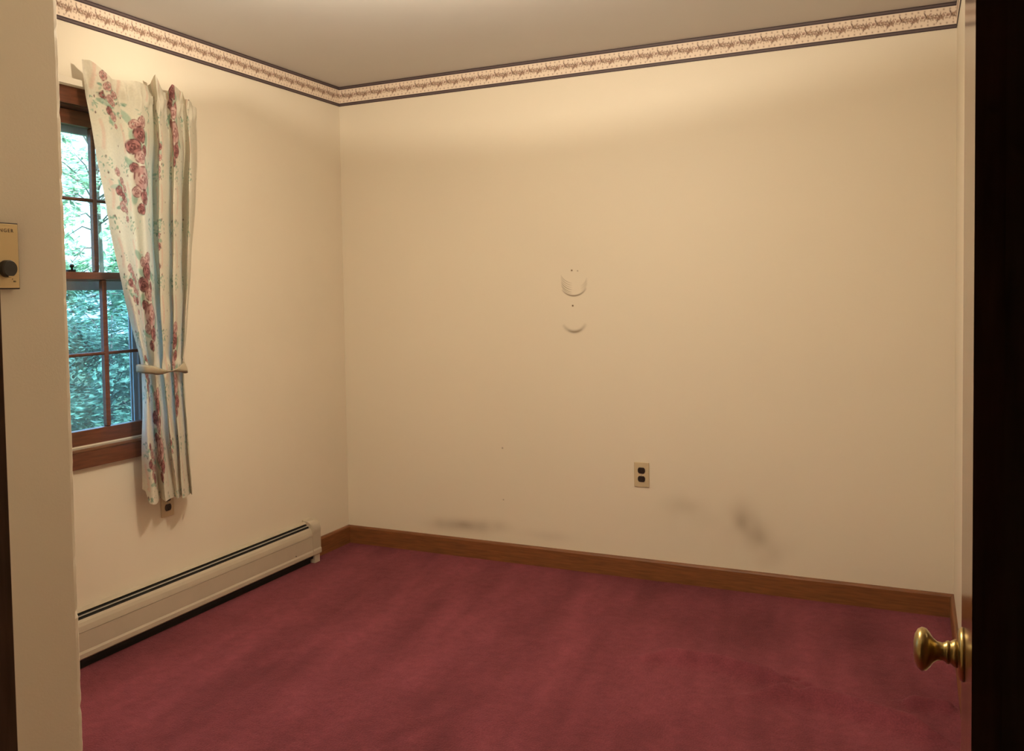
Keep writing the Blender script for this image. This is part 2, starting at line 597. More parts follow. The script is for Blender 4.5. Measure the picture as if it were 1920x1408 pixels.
tag(baseboard('baseboard_left', 0, 0, -0.36, 0.0, 'y', 'left'), 'short brown wooden baseboard between heater and corner', 'baseboard')
tag(baseboard('baseboard_back', 0.0, W, 0, 0, 'x', 'back'), 'long brown wooden baseboard along the back wall', 'baseboard')
tag(baseboard('baseboard_right', 0, 0, FR_Y, 0.0, 'y', 'right'), 'brown wooden baseboard on the wall behind the door', 'baseboard')

# ------------------------------------------------------------------ wallpaper border (printed paper strips)
def paint_border(length, seed):
    st = 0.0021
    n = int(length / st) + 1
    rows = 49
    hgt = H - BORDER
    u = np.linspace(0, length, n)
    v = np.linspace(0, hgt, rows)          # v up
    U, V = np.meshgrid(u, v)
    C = np.empty(U.shape + (3,))
    C[:] = (0.78, 0.655, 0.53)
    def put(mask, col, a=1.0):
        mk = mask[..., None] * a
        C[:] = C * (1 - mk) + np.array(col) * mk
    band = 0.0150
    grey, line = (0.115, 0.085, 0.085), (0.035, 0.018, 0.022)
    for lo in (0.0, hgt - band):
        put((V >= lo) & (V <= lo + band), grey)
        put((V >= lo) & (V <= lo + 0.0032), line)
        put((V >= lo + band - 0.0032) & (V <= lo + band), line)
    per = 0.0222
    for vc, sh in ((0.0245, 0.0), (hgt - 0.0245, 0.5)):
        du = (U / per + sh) % 1.0 - 0.5
        put(np.exp(-((du * per / 0.0029) ** 2 + ((V - vc) / 0.0035) ** 2)), (0.28, 0.17, 0.11), 0.95)
    # vine of sprigs, one motif every four dots
    r = np.random.default_rng(4)
    motif = []
    def ell(du, dv, a, b_, rot, col, al):
        motif.append((du, dv, a, b_, rot, col, al))
    bro, dk, pk, tan = (0.24, 0.135, 0.085), (0.13, 0.065, 0.042), (0.40, 0.24, 0.19), (0.42, 0.29, 0.19)
    for c_, s_ in ((0.012, 1), (0.056, -1)):
        ell(c_, 0.001 * s_, 0.0075, 0.006, 0.2, bro, 0.75)
        ell(c_ + 0.004, 0.002 * s_, 0.003, 0.003, 0, dk, 0.8)
        ell(c_ - 0.004, -0.002 * s_, 0.003, 0.0025, 0, dk, 0.7)
        ell(c_ + 0.009, 0.010 * s_, 0.0022, 0.0065, -0.5 * s_, dk, 0.85)
        ell(c_ - 0.008, 0.008 * s_, 0.002, 0.005, 0.7 * s_, bro, 0.8)
        ell(c_ + 0.010, -0.005 * s_, 0.0022, 0.0055, 0.6 * s_, bro, 0.8)
        ell(c_ - 0.011, -0.007 * s_, 0.002, 0.0045, -0.5 * s_, tan, 0.8)
        ell(c_ + 0.018, 0.003 * s_, 0.0045, 0.004, 0.3, pk, 0.75)
        ell(c_ + 0.019, 0.002 * s_, 0.0018, 0.0018, 0.3, dk, 0.7)
        ell(c_ + 0.024, -0.004 * s_, 0.0017, 0.005, 0.35, bro, 0.75)
        ell(c_ + 0.026, 0.008 * s_, 0.0022, 0.0022, 0.0, bro, 0.75)
        ell(c_ - 0.001, -0.011 * s_, 0.0017, 0.0035, 0.0, tan, 0.8)
    for _ in range(46):
        t_ = r.uniform(0, 0.0888)
        ell(t_, 0.004 * math.sin(t_ / 0.0888 * 6.283) + r.normal(0, 0.0045), r.uniform(0.002, 0.0042), r.uniform(0.0013, 0.0024), r.uniform(0, 3), [bro, bro, dk, pk, tan][int(r.integers(5))], 0.7)
    mp_ = 0.0888
    ul = (U % mp_)
    for du, dv, a, b_, rot, col, al in motif:
        d = (ul - du + mp_ / 2) % mp_ - mp_ / 2
        w_ = (V - hgt * 0.515) / 1.35 - dv
        c, s = math.cos(rot), math.sin(rot)
        q = ((d * c + w_ * s) / a) ** 2 + ((-d * s + w_ * c) / b_) ** 2
        put(np.clip(1.9 - q * 1.2, 0, 1), col, al)
    return U, V, np.clip(C, 0, 1)


M_border = attr_mat('printed_border_paper', rough=0.55, spec=0.3)


def border(name, length, fn, label, seed):
    U, V, C = paint_border(length, seed)
    Pp = np.empty(U.shape + (3,))
    Pp[..., 0], Pp[..., 1] = fn(U)
    Pp[..., 2] = V + BORDER
    o = link(name, grid_mesh(name, Pp, C, smooth=False), M_border)
    sol = o.modifiers.new('paper_thickness', 'SOLIDIFY')
    sol.thickness = 0.0006
    sol.offset = -1
    return tag(o, label, 'wallpaper border', kind='structure')


e_ = 0.0016
border('trim_1', W - 2 * e_, lambda U: (W - e_ - U, np.full_like(U, -e_)), 'floral wallpaper border with dark stripes above the back wall', 1)
border('trim_2', -CL_Y - e_, lambda U: (np.full_like(U, e_), -e_ - U), 'floral wallpaper border with dark stripes above the window', 2)
border('trim_3', -CL_Y - e_, lambda U: (np.full_like(U, W - e_), CL_Y + U), 'floral wallpaper border on the wall behind the door', 3)

# ------------------------------------------------------------------ window
win = empty('window_1', (0, (WY0 + WY1) / 2, WZ0))
tag(win, 'stained wooden double-hung window with small panes', 'window', kind='structure')


def wpart(bld, name, mat, parent=win, smooth=False):
    o = bld.build(name, mat, parent, smooth)
    o.matrix_parent_inverse = Matrix.Translation(-Vector(win.location)) if parent is win else Matrix.Identity(4)
    return o


def jamb_box(lo, hi, name='jamb'):
    return wpart(MB().box(lo, hi, 0.001), name, M_wood)


jamb_box((-0.14, WY1 - 0.018, WZ0), (0.0, WY1, WZ1))
jamb_box((-0.14, WY0, WZ0), (0.0, WY0 + 0.018, WZ1))
jamb_box((-0.14, WY0, WZ1 - 0.004), (0.0, WY1, WZ1 + 0.016), 'head_jamb')
jamb_box((0.0, WY1 - 0.008, WZ0 - 0.001), (0.017, WY1 + 0.06, WZ1 + 0.061), 'casing')
jamb_box((0.0, WY0 - 0.06, WZ0 - 0.001), (0.017, WY0 + 0.008, WZ1 + 0.061), 'casing')
jamb_box((0.0, WY0 + 0.008, WZ1 - 0.002), (0.0165, WY1 - 0.008, WZ1 + 0.060), 'head_casing')
wpart(MB().box((-0.14, WY0 - 0.07, WZ0 - 0.012), (0.022, WY1 + 0.03, WZ0), 0.003), 'stool', M_stool)
wpart(MB().box((0.0, WY0 - 0.06, 0.717), (0.019, WY1 + 0.03, WZ0 - 0.012), 0.002), 'apron', M_wood)


wpart(MB().box((-0.0135, WY0 + 0.02, WZ0 + 0.0002), (-0.0115, WY1 - 0.02, WZ0 + 0.006)), 'stool_glint_strip', M_rod)  # pale strip added as the bright highlight line along the stool


def sash(name, xc, z0, z1, bot, top, stile=0.045):
    y0, y1 = WY0 + 0.019, WY1 - 0.019
    t = 0.016
    s = MB()
    s.box((xc - t, y0, z0), (xc + t, y0 + stile, z1), 0.002).box((xc - t, y1 - stile, z0), (xc + t, y1, z1), 0.002)
    s.box((xc - t, y0 + stile, z0), (xc + t, y1 - stile, z0 + bot), 0.002).box((xc - t, y0 + stile, z1 - top), (xc + t, y1 - stile, z1), 0.002)
    so = wpart(s, name, M_wood)
    gy0, gy1, gz0, gz1 = y0 + stile, y1 - stile, z0 + bot, z1 - top
    mw = 0.021
    pw = (gy1 - gy0 - 2 * mw) / 3
    zm = (gz0 + gz1) / 2
    def sub(bld, nm, mat):
        o = bld.build(nm, mat, so)
        return o
    for k in (1, 2):
        yy = gy0 + k * pw + (k - 1) * mw
        sub(MB().box((xc - 0.012, yy, gz0), (xc + 0.012, yy + mw, gz1), 0.004, 1), 'muntin', M_wood)
    sub(MB().box((xc - 0.011, gy0, zm - 0.006), (xc + 0.011, gy1, zm + 0.006), 0.004, 1), 'muntin', M_wood)
    for k in range(3):
        for a_, c_ in ((gz0, zm), (zm, gz1)):
            yy = gy0 + k * (pw + mw)
            sub(MB().box((xc - 0.0015, yy, a_), (xc + 0.0015, yy + pw, c_)), 'pane', M_glass)
    return so


lower = sash('lower_sash', -0.030, WZ0 + 0.001, 1.439, 0.060, 0.028)
upper = sash('upper_sash', -0.065, 1.405, WZ1 - 0.006, 0.035, 0.055)
lk = MB()
lk.box((-0.045, -1.765, 1.439), (-0.018, -1.735, 1.447), 0.002)
lk.lathe([(1.447, 0.004), (1.455, 0.004), (1.456, 0.0075), (1.462, 0.0085), (1.467, 0.005)], 'z', (-0.022, -1.750, 0), 16)
wpart(lk, 'sash_lock', M_black_knob, smooth=True)
# storm window outside: frame, cross rail and the insect screen in its lower half
s = MB()
sx0, sx1 = -0.128, -0.108
yi0, yi1 = WY0 + 0.019, WY1 - 0.019
s.box((sx0, yi1 - 0.035, WZ0 + 0.001), (sx1, yi1, WZ1 - 0.006), 0.003).box((sx0, yi0, WZ0 + 0.001), (sx1, yi0 + 0.035, WZ1 - 0.006), 0.003)
s.box((sx0, yi0 + 0.035, WZ1 - 0.080), (sx1, yi1 - 0.035, WZ1 - 0.006), 0.003).box((sx0, yi0 + 0.035, 1.372), (sx1, yi1 - 0.035, 1.418), 0.003).box((sx0, yi0 + 0.035, WZ0 + 0.001), (sx1, yi1 - 0.035, WZ0 + 0.030), 0.003)
s.box((sx1, yi1 - 0.016, WZ0 + 0.001), (sx1 + 0.012, yi1, WZ1 - 0.006), 0.002).box((sx1, yi1 - 0.055, WZ0 + 0.001), (sx1 + 0.006, yi1 - 0.045, 1.40), 0.002)
storm = wpart(s, 'storm_frame', M_storm)
wpart(MB().box((-0.119, yi0 + 0.030, WZ0 + 0.025), (-0.1185, yi1 - 0.030, 1.375)), 'insect_screen', M_screen)
wpart(MB().box((-0.122, yi0 + 0.030, 1.415), (-0.120, yi1 - 0.030, WZ1 - 0.075)), 'storm_pane', M_glass)

# ------------------------------------------------------------------ outlets
def outlet(name, pos, rotz, label):
    """local x right along the wall, local -y out of the wall, z up, origin at the plate centre"""
    t = empty(name, pos, (0, 0, rotz))
    tag(t, label, 'outlet', 'duplex wall outlets')
    p = MB().box((-0.035, -0.0055, -0.057), (0.035, 0.0, 0.057), 0.0025, 2)
    p.build('cover_plate', M_plate, t)
    for dz in (0.0195, -0.0195):
        r = MB()
        pts = []
        for k in range(28):
            a = 2 * math.pi * k / 28
            pts.append((max(-0.0170, min(0.0170, 0.0175 * math.cos(a))), dz + max(-0.0137, min(0.0137, 0.0175 * math.sin(a)))))
        A = [r.bm.verts.new((q[0], -0.0050, q[1])) for q in pts]
        B = [r.bm.verts.new((q[0], -0.0078, q[1])) for q in pts]
        for k in range(28):
            j = (k + 1) % 28
            r.bm.faces.new((A[k], A[j], B[j], B[k]))
        r.bm.faces.new(B)
        o = r.build('receptacle', M_brownplug, t)
        sl = MB()
        sl.box((-0.0075, -0.0081, dz - 0.0035), (-0.0055, -0.0077, dz + 0.0050)).box((0.0055, -0.0081, dz - 0.0030), (0.0075, -0.0077, dz + 0.0045))
        sl.lathe([(-0.0081, 0.0022), (-0.0077, 0.0022)], 'y', (0, 0, dz - 0.009), 10)
        sl.build('slots', M_black, o)
    MB().lathe([(-0.0068, 0.0016), (-0.0062, 0.0032), (-0.0050, 0.0032)], 'y', (0, 0, 0), 14).build('screw', M_steel, t)
    return t


outlet('wall_outlet', (1.616, -0.0003, 0.485), 0.0, 'ivory duplex outlet with brown sockets on the back wall')
outlet('wall_outlet', (0.0003, -1.3365, 0.500), math.radians(90), 'duplex outlet half hidden under the curtain hem')

# ------------------------------------------------------------------ baseboard heater
ht = empty('baseboard_heater', (0, -1.6, 0))
tag(ht, 'long beige metal baseboard heater under the window', 'heater')
HY0, HY1 = CL_Y + 0.002, -0.412


def hpart(bld, name, mat, smooth=False, parent=ht):
    o = bld.build(name, mat, parent, smooth)
    o.location = (0, 1.6, 0)
    return o


def curve(c, r, a1, a2, n=8):
    return [(c[0] + r * math.cos(math.radians(a1 + (a2 - a1) * k / n)), c[1] + r * math.sin(math.radians(a1 + (a2 - a1) * k / n))) for k in range(n + 1)]


hpart(MB().sheet([(0.003, 0.02), (0.003, 0.205), (0.010, 0.2085), (0.020, 0.2035), (0.0265, 0.1995)], 0.002, HY0, HY1), 'back_panel', M_heater)
hpart(MB().sheet([(0.0475, 0.181), (0.0545, 0.172), (0.0595, 0.160), (0.0622, 0.146), (0.0628, 0.139)], 0.002, HY0, HY1), 'top_rail', M_heater)
hpart(MB().sheet([(0.0618, 0.1375), (0.0625, 0.070), (0.0668, 0.062), (0.0668, 0.046), (0.061, 0.040)], 0.002, HY0, HY1), 'front_panel', M_heater)
hpart(MB().prism([(0.0052, 0.025), (0.056, 0.025), (0.056, 0.150), (0.0505, 0.168), (0.0450, 0.1765), (0.0280, 0.1915), (0.0052, 0.198)], 'y', HY0, HY1), 'slot_shade_fill', M_black)  # black filler close under the slots, their inner shade put into its colour
hpart(MB().sheet([(0.0362, 0.1925), (0.0400, 0.1892)], 0.0018, HY0, HY1), 'damper', M_fin)
hpart(MB().box((0.004, HY0, 0.0), (0.040, HY1, 0.026)), 'toe_gap_shade', M_black)  # black box filling the floor gap, its shade painted as colour
prof = [(0.0, 0.0405), (0.064, 0.0405), (0.0685, 0.046), (0.0685, 0.064), (0.0645, 0.072), (0.0645, 0.150)] + curve((0.018, 0.163), 0.048, -2, 95, 10) + [(0.0, 0.214)]
cap = hpart(MB().prism(prof, 'y', HY1 - 0.008, HY1 + 0.058), 'end_cap', M_heater)
hpart(MB().box((0.0, HY1 + 0.006, 0.0), (0.062, HY1 + 0.050, 0.041), 0.001), 'foot', M_heater)
hpart(MB().box((0.0640, HY1 - 0.009, 0.043), (0.0653, HY1 + 0.0585, 0.0475)), 'cap_lip', M_heater)
hpart(MB().lathe([(0.0622, 0.0025), (0.0648, 0.0022), (0.0652, 0.001)], 'x', (0, -0.56, 0.075), 10), 'screw', M_darktrim)

# ------------------------------------------------------------------ curtain rod, curtain, tieback
rod = empty('curtain_rod', (0.05, -1.7, 2.113))
tag(rod, 'flat white curtain rod above the window', 'curtain rod')


def rpart(bld, name, mat, parent=rod):
    o = bld.build(name, mat, parent)
    o.location = (-0.05, 1.7, -2.113)
    return o


b = MB()
b.box((0.050, -2.27, 2.101), (0.056, -1.170, 2.125), 0.002)
b.box((0.002, -1.176, 2.101), (0.053, -1.170, 2.125), 0.002).box((0.002, -2.27, 2.101), (0.053, -2.264, 2.125), 0.002)
rpart(b, 'rail', M_rod)
for yy in (-1.173, -2.267):
    rpart(MB().box((0.0, yy - 0.010, 2.088), (0.004, yy + 0.010, 2.138), 0.001), 'bracket', M_rod)

ROWS = [
    (2.200, [(-1.7549, 0.07), (-1.7161, 0.12), (-1.5852, 0.07), (-1.4805, 0.06), (-1.3801, 0.02), (-1.4367, 0.11), (-1.3145, 0.035), (-1.3408, 0.1), (-1.213, 0.03), (-1.2242, 0.075), (-1.1378, 0.03)]),
    (2.155, [(-1.7503, 0.068), (-1.702, 0.105), (-1.582, 0.07), (-1.5015, 0.085), (-1.3913, 0.035), (-1.4229, 0.1), (-1.3237, 0.045), (-1.3398, 0.1), (-1.2233, 0.035), (-1.2339, 0.085), (-1.1334, 0.03)]),
    (2.115, [(-1.7447, 0.065), (-1.6876, 0.09), (-1.5764, 0.065), (-1.5027, 0.09), (-1.4024, 0.06), (-1.4139, 0.095), (-1.3328, 0.060), (-1.3333, 0.095), (-1.244, 0.060), (-1.2379, 0.09), (-1.1286, 0.03)]),
    (1.850, [(-1.7095, 0.08), (-1.6579, 0.11), (-1.5677, 0.085), (-1.5273, 0.12), (-1.4020, 0.035), (-1.4449, 0.12), (-1.3434, 0.06), (-1.3649, 0.12), (-1.2400, 0.035), (-1.2707, 0.11), (-1.1476, 0.04)]),
    (1.500, [(-1.6492, 0.09), (-1.6213, 0.12), (-1.545, 0.09), (-1.5256, 0.125), (-1.4080, 0.035), (-1.4672, 0.13), (-1.3524, 0.06), (-1.3902, 0.13), (-1.2600, 0.035), (-1.2977, 0.11), (-1.2051, 0.05)]),
    (1.200, [(-1.5738, 0.09), (-1.5809, 0.13), (-1.5145, 0.09), (-1.5206, 0.14), (-1.4144, 0.06), (-1.4705, 0.14), (-1.3696, 0.07), (-1.4076, 0.14), (-1.2995, 0.06), (-1.3285, 0.11), (-1.2566, 0.06)]),
    (1.070, [(-1.5293, 0.08), (-1.5444, 0.12), (-1.4853, 0.08), (-1.505, 0.13), (-1.4244, 0.07), (-1.4601, 0.13), (-1.3781, 0.07), (-1.4085, 0.13), (-1.3246, 0.07), (-1.3384, 0.1), (-1.2699, 0.05)]),
    (0.800, [(-1.5283, 0.07), (-1.5422, 0.12), (-1.4615, 0.07), (-1.4863, 0.125), (-1.4048, 0.065), (-1.4327, 0.12), (-1.3578, 0.065), (-1.3912, 0.125), (-1.3043, 0.06), (-1.3257, 0.1), (-1.2597, 0.05)]),
    (0.530, [(-1.5201, 0.05), (-1.5207, 0.12), (-1.4212, 0.05), (-1.4539, 0.11), (-1.3759, 0.06), (-1.3835, 0.09), (-1.3445, 0.07), (-1.3736, 0.12), (-1.2881, 0.06), (-1.3019, 0.09), (-1.2507, 0.06)]),
]


def catmull(P, t):
    """P (n,k) control points at t = 0..n-1"""
    n = len(P)
    t = np.clip(t, 0, n - 1 - 1e-9)
    i = np.floor(t).astype(int)
    f = (t - i)[:, None]
    g = lambda k: P[np.clip(k, 0, n - 1)]
    p0, p1, p2, p3 = g(i - 1), g(i), g(i + 1), g(i + 2)
    return 0.5 * (2 * p1 + (p2 - p0) * f + (2 * p0 - 5 * p1 + 4 * p2 - p3) * f ** 2 + (3 * p1 - p0 - 3 * p2 + p3) * f ** 3)


NS, NV = 430, 680
ctrl_u = np.linspace(0, 10, NS)
rowpts = np.stack([catmull(np.array(r[1]), ctrl_u) for r in ROWS])       # (rows, NS, 2)
rowz = np.array([r[0] for r in ROWS])
# width of cloth along the s direction, from the row at the rod
seg = np.hypot(*(rowpts[3][1:] - rowpts[3][:-1]).T)
cloth_u = np.concatenate([[0], np.cumsum(seg)])
top_z = np.interp(ctrl_u, [0, 0.5, 1, 1.6, 2.3, 3, 3.6, 4.3, 5, 5.6, 6.3, 7, 7.6, 8.2, 8.5, 9.2, 10], [2.196, 2.192, 2.170, 2.150, 2.160, 2.166, 2.170, 2.196, 2.202, 2.168, 2.156, 2.184, 2.188, 2.186, 2.148, 2.142, 2.126])
bot_z = np.interp(ctrl_u, [0, 0.35, 0.6, 1, 10], [0.597, 0.592, 0.545, 0.541, 0.532])
vv = np.linspace(0, 1, NV)
zg = top_z[None, :] + (bot_z - top_z)[None, :] * vv[:, None]             # (NV, NS)
# interpolate rows smoothly over height
order = np.argsort(rowz)
zz = rowz[order]
rp = rowpts[order]
zi = np.clip(zg, zz[0], zz[-1] + 0.03)
k = np.clip(np.searchsorted(zz, zi) - 1, 0, len(zz) - 2)
f = np.clip((zi - zz[k]) / (zz[k + 1] - zz[k]), 0, 1.2)
cols = np.arange(NS)[None, :].repeat(NV, 0)
km, kp = np.clip(k - 1, 0, len(zz) - 1), np.clip(k + 2, 0, len(zz) - 1)
p1, p2 = rp[k, cols], rp[k + 1, cols]
m1 = (p2 - rp[km, cols]) / (zz[k + 1] - zz[km])[..., None] * (zz[k + 1] - zz[k])[..., None]
m2 = (rp[kp, cols] - p1) / (zz[kp] - zz[k])[..., None] * (zz[k + 1] - zz[k])[..., None]
ff = f[..., None]
yx = (2 * ff ** 3 - 3 * ff ** 2 + 1) * p1 + (ff ** 3 - 2 * ff ** 2 + ff) * m1 + (-2 * ff ** 3 + 3 * ff ** 2) * p2 + (ff ** 3 - ff ** 2) * m2
xg, yg = yx[..., 1], yx[..., 0]
# full rounded folds with narrow valleys on the gathered side
body = np.clip((ctrl_u[None, :] - 3.0) / 1.0, 0, 1) * np.clip((9.8 - ctrl_u[None, :]) / 0.9, 0, 1) * np.clip((2.08 - zg) / 0.15, 0, 1)
full = 0.03 + 0.10 * np.clip((xg - 0.03) / 0.10, 0, 1.6) ** 0.55
xg = xg * (1 - body) + full * body
# small creases of the gathered heading and soft rumples below it
uu = ctrl_u[None, :]
xg = xg + np.exp(-((zg - 2.10) / 0.045) ** 2) * (0.006 * np.sin(uu * 9.0 + zg * 30) + 0.004 * np.sin(uu * 15.0 - zg * 18)) + 0.0018 * np.sin(uu * 5.1 + zg * 23) * np.clip((2.1 - zg) * 4, 0, 1)
xg = xg + 0.010 * np.exp(-((zg - 1.07) / 0.03) ** 2) * np.sin(uu * 6.0)
xg = np.maximum(xg, 0.012)
# keep the cloth in front of the rod
on_rod = np.exp(-((zg - 2.113) / 0.016) ** 2)
xg = np.where((on_rod > 0.3) & (yg < -1.18), np.maximum(xg, 0.0605), xg)

# the printed cloth: stripes of rose sprays, ribbons and sprigs
CU = cloth_u[None, :].repeat(NV, 0)
CV = 2.2 - zg
C = np.empty(CU.shape + (3,))
C[:] = (0.70, 0.66, 0.545)


def put(mask, col, al=1.0):
    mk = np.clip(mask, 0, 1)[..., None] * al
    C[:] = C * (1 - mk) + np.array(col) * mk


def window_of(cu, cv, r):
    i0, i1 = np.searchsorted(cloth_u, cu - r), np.searchsorted(cloth_u, cu + r)
    return i0, i1


def dab(cu, cv, a, b_, rot, col, al=1.0, soft=1.6):
    i0, i1 = window_of(cu, cv, max(a, b_) * 1.6)
    if i1 <= i0:
        return
    sub_u, sub_v = CU[:, i0:i1] - cu, CV[:, i0:i1] - cv
    rows_ = np.where(np.abs(sub_v).min(axis=1) < max(a, b_) * 1.6)[0]
    if len(rows_) == 0:
        return
    r0, r1 = rows_[0], rows_[-1] + 1
    u, v = sub_u[r0:r1], sub_v[r0:r1]
    c, s = math.cos(rot), math.sin(rot)
    q = ((u * c + v * s) / a) ** 2 + ((-u * s + v * c) / b_) ** 2
    mk = np.clip((1.15 - q) * soft, 0, 1)[..., None] * al
    C[r0:r1, i0:i1] = C[r0:r1, i0:i1] * (1 - mk) + np.array(col) * mk


ROSE_D, ROSE_M, ROSE_P, ROSE_L = (0.120, 0.045, 0.047), (0.235, 0.098, 0.095), (0.48, 0.27, 0.25), (0.63, 0.44, 0.39)
LEAF, LEAF_D, BLUSH = (0.29, 0.42, 0.31), (0.17, 0.30, 0.22), (0.70, 0.44, 0.36)
pr = random.Random(23)


def rose(cu, cv, r, dark):
    if dark:
        outer, mid, lite = ROSE_D, ROSE_M, (0.45, 0.20, 0.19)
    else:
        outer, mid, lite = ROSE_M, ROSE_P, ROSE_L
    dab(cu, cv, r, r * 0.95, 0, mid)
    n = 6
    for k_ in range(n):
        a = 2 * math.pi * k_ / n + pr.uniform(-0.2, 0.2)
        dab(cu + 0.62 * r * math.cos(a), cv + 0.62 * r * math.sin(a), r * 0.46, r * 0.20, a + 1.57, lite if k_ % 2 else mid, 0.9)
        dab(cu + 0.86 * r * math.cos(a + 0.3), cv + 0.86 * r * math.sin(a + 0.3), r * 0.34, r * 0.09, a + 1.87, outer, 0.9)
    for rr in (0.52, 0.34, 0.18):
        for k_ in range(5):
            a = 2 * math.pi * k_ / 5 + rr * 7
            dab(cu + rr * r * math.cos(a), cv + rr * r * math.sin(a), r * 0.20, r * 0.075, a + 1.4, outer if k_ % 2 == 0 else lite, 0.85)


def leaf(cu, cv, L, rot, col=LEAF):
    dab(cu, cv, L, L * 0.45, rot, col, 0.85)


def small_spray(cu, cv):
    for _ in range(18):
        a = pr.uniform(0, 6.28)
        d = pr.uniform(0.015, 0.06)
        leaf(cu + 0.75 * d * math.cos(a), cv + 1.5 * d * math.sin(a), pr.uniform(0.012, 0.021), pr.uniform(0, 3.14), pr.choice([LEAF, LEAF, LEAF, LEAF_D, (0.45, 0.55, 0.45)]))
    for du, dv, r in ((-0.016, -0.070, 0.017), (0.010, -0.045, 0.021), (0.026, -0.018, 0.017), (-0.022, -0.008, 0.022), (0.004, 0.010, 0.019), (0.026, 0.022, 0.016), (-0.012, 0.045, 0.020), (0.014, 0.062, 0.020), (0.022, 0.095, 0.014)):
        rose(cu + du + pr.uniform(-0.006, 0.006), cv + dv + pr.uniform(-0.006, 0.006), r * pr.uniform(0.75, 1.15), pr.random() < 0.4)
    for _ in range(24):
        dab(cu + pr.uniform(-0.05, 0.05), cv + pr.uniform(-0.14, 0.14), 0.004, 0.003, 0, LEAF_D, 0.5)


def big_spray(cu, cv):
    for du, dv, L in ((-0.045, -0.15, 0.030), (0.045, -0.075, 0.036), (-0.050, 0.02, 0.032), (0.048, 0.11, 0.036), (0.0, -0.03, 0.03), (-0.04, 0.15, 0.030), (0.035, 0.03, 0.032), (-0.03, -0.08, 0.03), (0.0, 0.2, 0.028)):
        leaf(cu + du, cv + dv, L, pr.uniform(0.4, 2.6), pr.choice([LEAF, LEAF, (0.36, 0.49, 0.38)]))
    rose(cu + 0.016, cv - 0.140, 0.026, False)
    rose(cu - 0.020, cv - 0.125, 0.022, False)
    rose(cu + 0.004, cv - 0.088, 0.036, True)
    rose(cu - 0.030, cv - 0.040, 0.032, True)
    rose(cu + 0.026, cv - 0.030, 0.024, True)
    rose(cu + 0.000, cv - 0.002, 0.029, False)
    rose(cu - 0.032, cv + 0.040, 0.022, True)
    rose(cu + 0.008, cv + 0.078, 0.050, False)
    rose(cu - 0.028, cv + 0.130, 0.024, False)
    rose(cu + 0.016, cv + 0.150, 0.032, True)
    rose(cu - 0.010, cv + 0.195, 0.024, True)


def ribbon(cu):
    v = 0.0
    ph = pr.uniform(0, 1)
    while v < 1.75:
        for k_ in range(9):
            dab(cu + 0.009 * math.sin((v + 0.012 * k_) * 28 + ph), v + 0.012 * k_, 0.009, 0.011, 0, BLUSH, 0.42, 0.9)
        w_ = v + 0.128
        dab(cu, w_, 0.004, 0.006, 0.3, ROSE_D, 0.85)
        for _ in range(14):
            leaf(cu + pr.uniform(-0.022, 0.022), w_ + pr.uniform(0.0, 0.055), pr.uniform(0.004, 0.009), pr.uniform(0, 3.14), pr.choice([LEAF, LEAF, LEAF_D, (0.42, 0.52, 0.42)]))
        dab(cu + pr.uniform(-0.01, 0.01), w_ + 0.058, 0.003, 0.005, 0, ROSE_D, 0.8)
        v += 0.215


total_u = cloth_u[-1]
for cu_ in (0.030, 0.142, 0.285, 0.385, 0.480, 0.590, 0.680, 0.790, 0.880):
    ribbon(cu_)
for cv in np.arange(0.125, 1.8, 0.345):
    small_spray(0.088, cv)
for cv in np.arange(0.330, 1.8, 0.52):
    big_spray(0.210, cv)
for cv in (0.30, 0.64, 1.45):
    small_spray(0.435, cv)
for cv in (0.13, 1.12):
    big_spray(0.655, cv)
for _ in range(420):
    dab(pr.uniform(0, total_u), pr.uniform(0, 1.7), pr.uniform(0.003, 0.008), pr.uniform(0.002, 0.004), pr.uniform(0, 3.14), pr.choice([LEAF, (0.42, 0.53, 0.44), (0.42, 0.53, 0.44), LEAF_D, BLUSH]), 0.55)
for _ in range(60):
    dab(pr.uniform(0, total_u), pr.uniform(0, 1.7), 0.0030, 0.0045, 0, ROSE_D, 0.7)
# side hem and bottom hem, plain lining on the turned-back edge
put((CU < 0.006).astype(float), (0.70, 0.66, 0.56), 1.0)
nz_ = value_noise(CU, CV, 0.004, 0.004, 31)
C *= (1 + 0.10 * (nz_ - 0.5))[..., None]

M_cloth = attr_mat('floral_printed_cotton', rough=0.8, spec=0.2, translucent=0.21)
P = np.stack([xg, yg, zg], -1)
P = P[:, ::-1]
curt = link('curtain', grid_mesh('curtain', P, np.clip(C, 0, 1)[:, ::-1]), M_cloth)
tag(curt, 'cream rose-print curtain tied back beside the window', 'curtain')

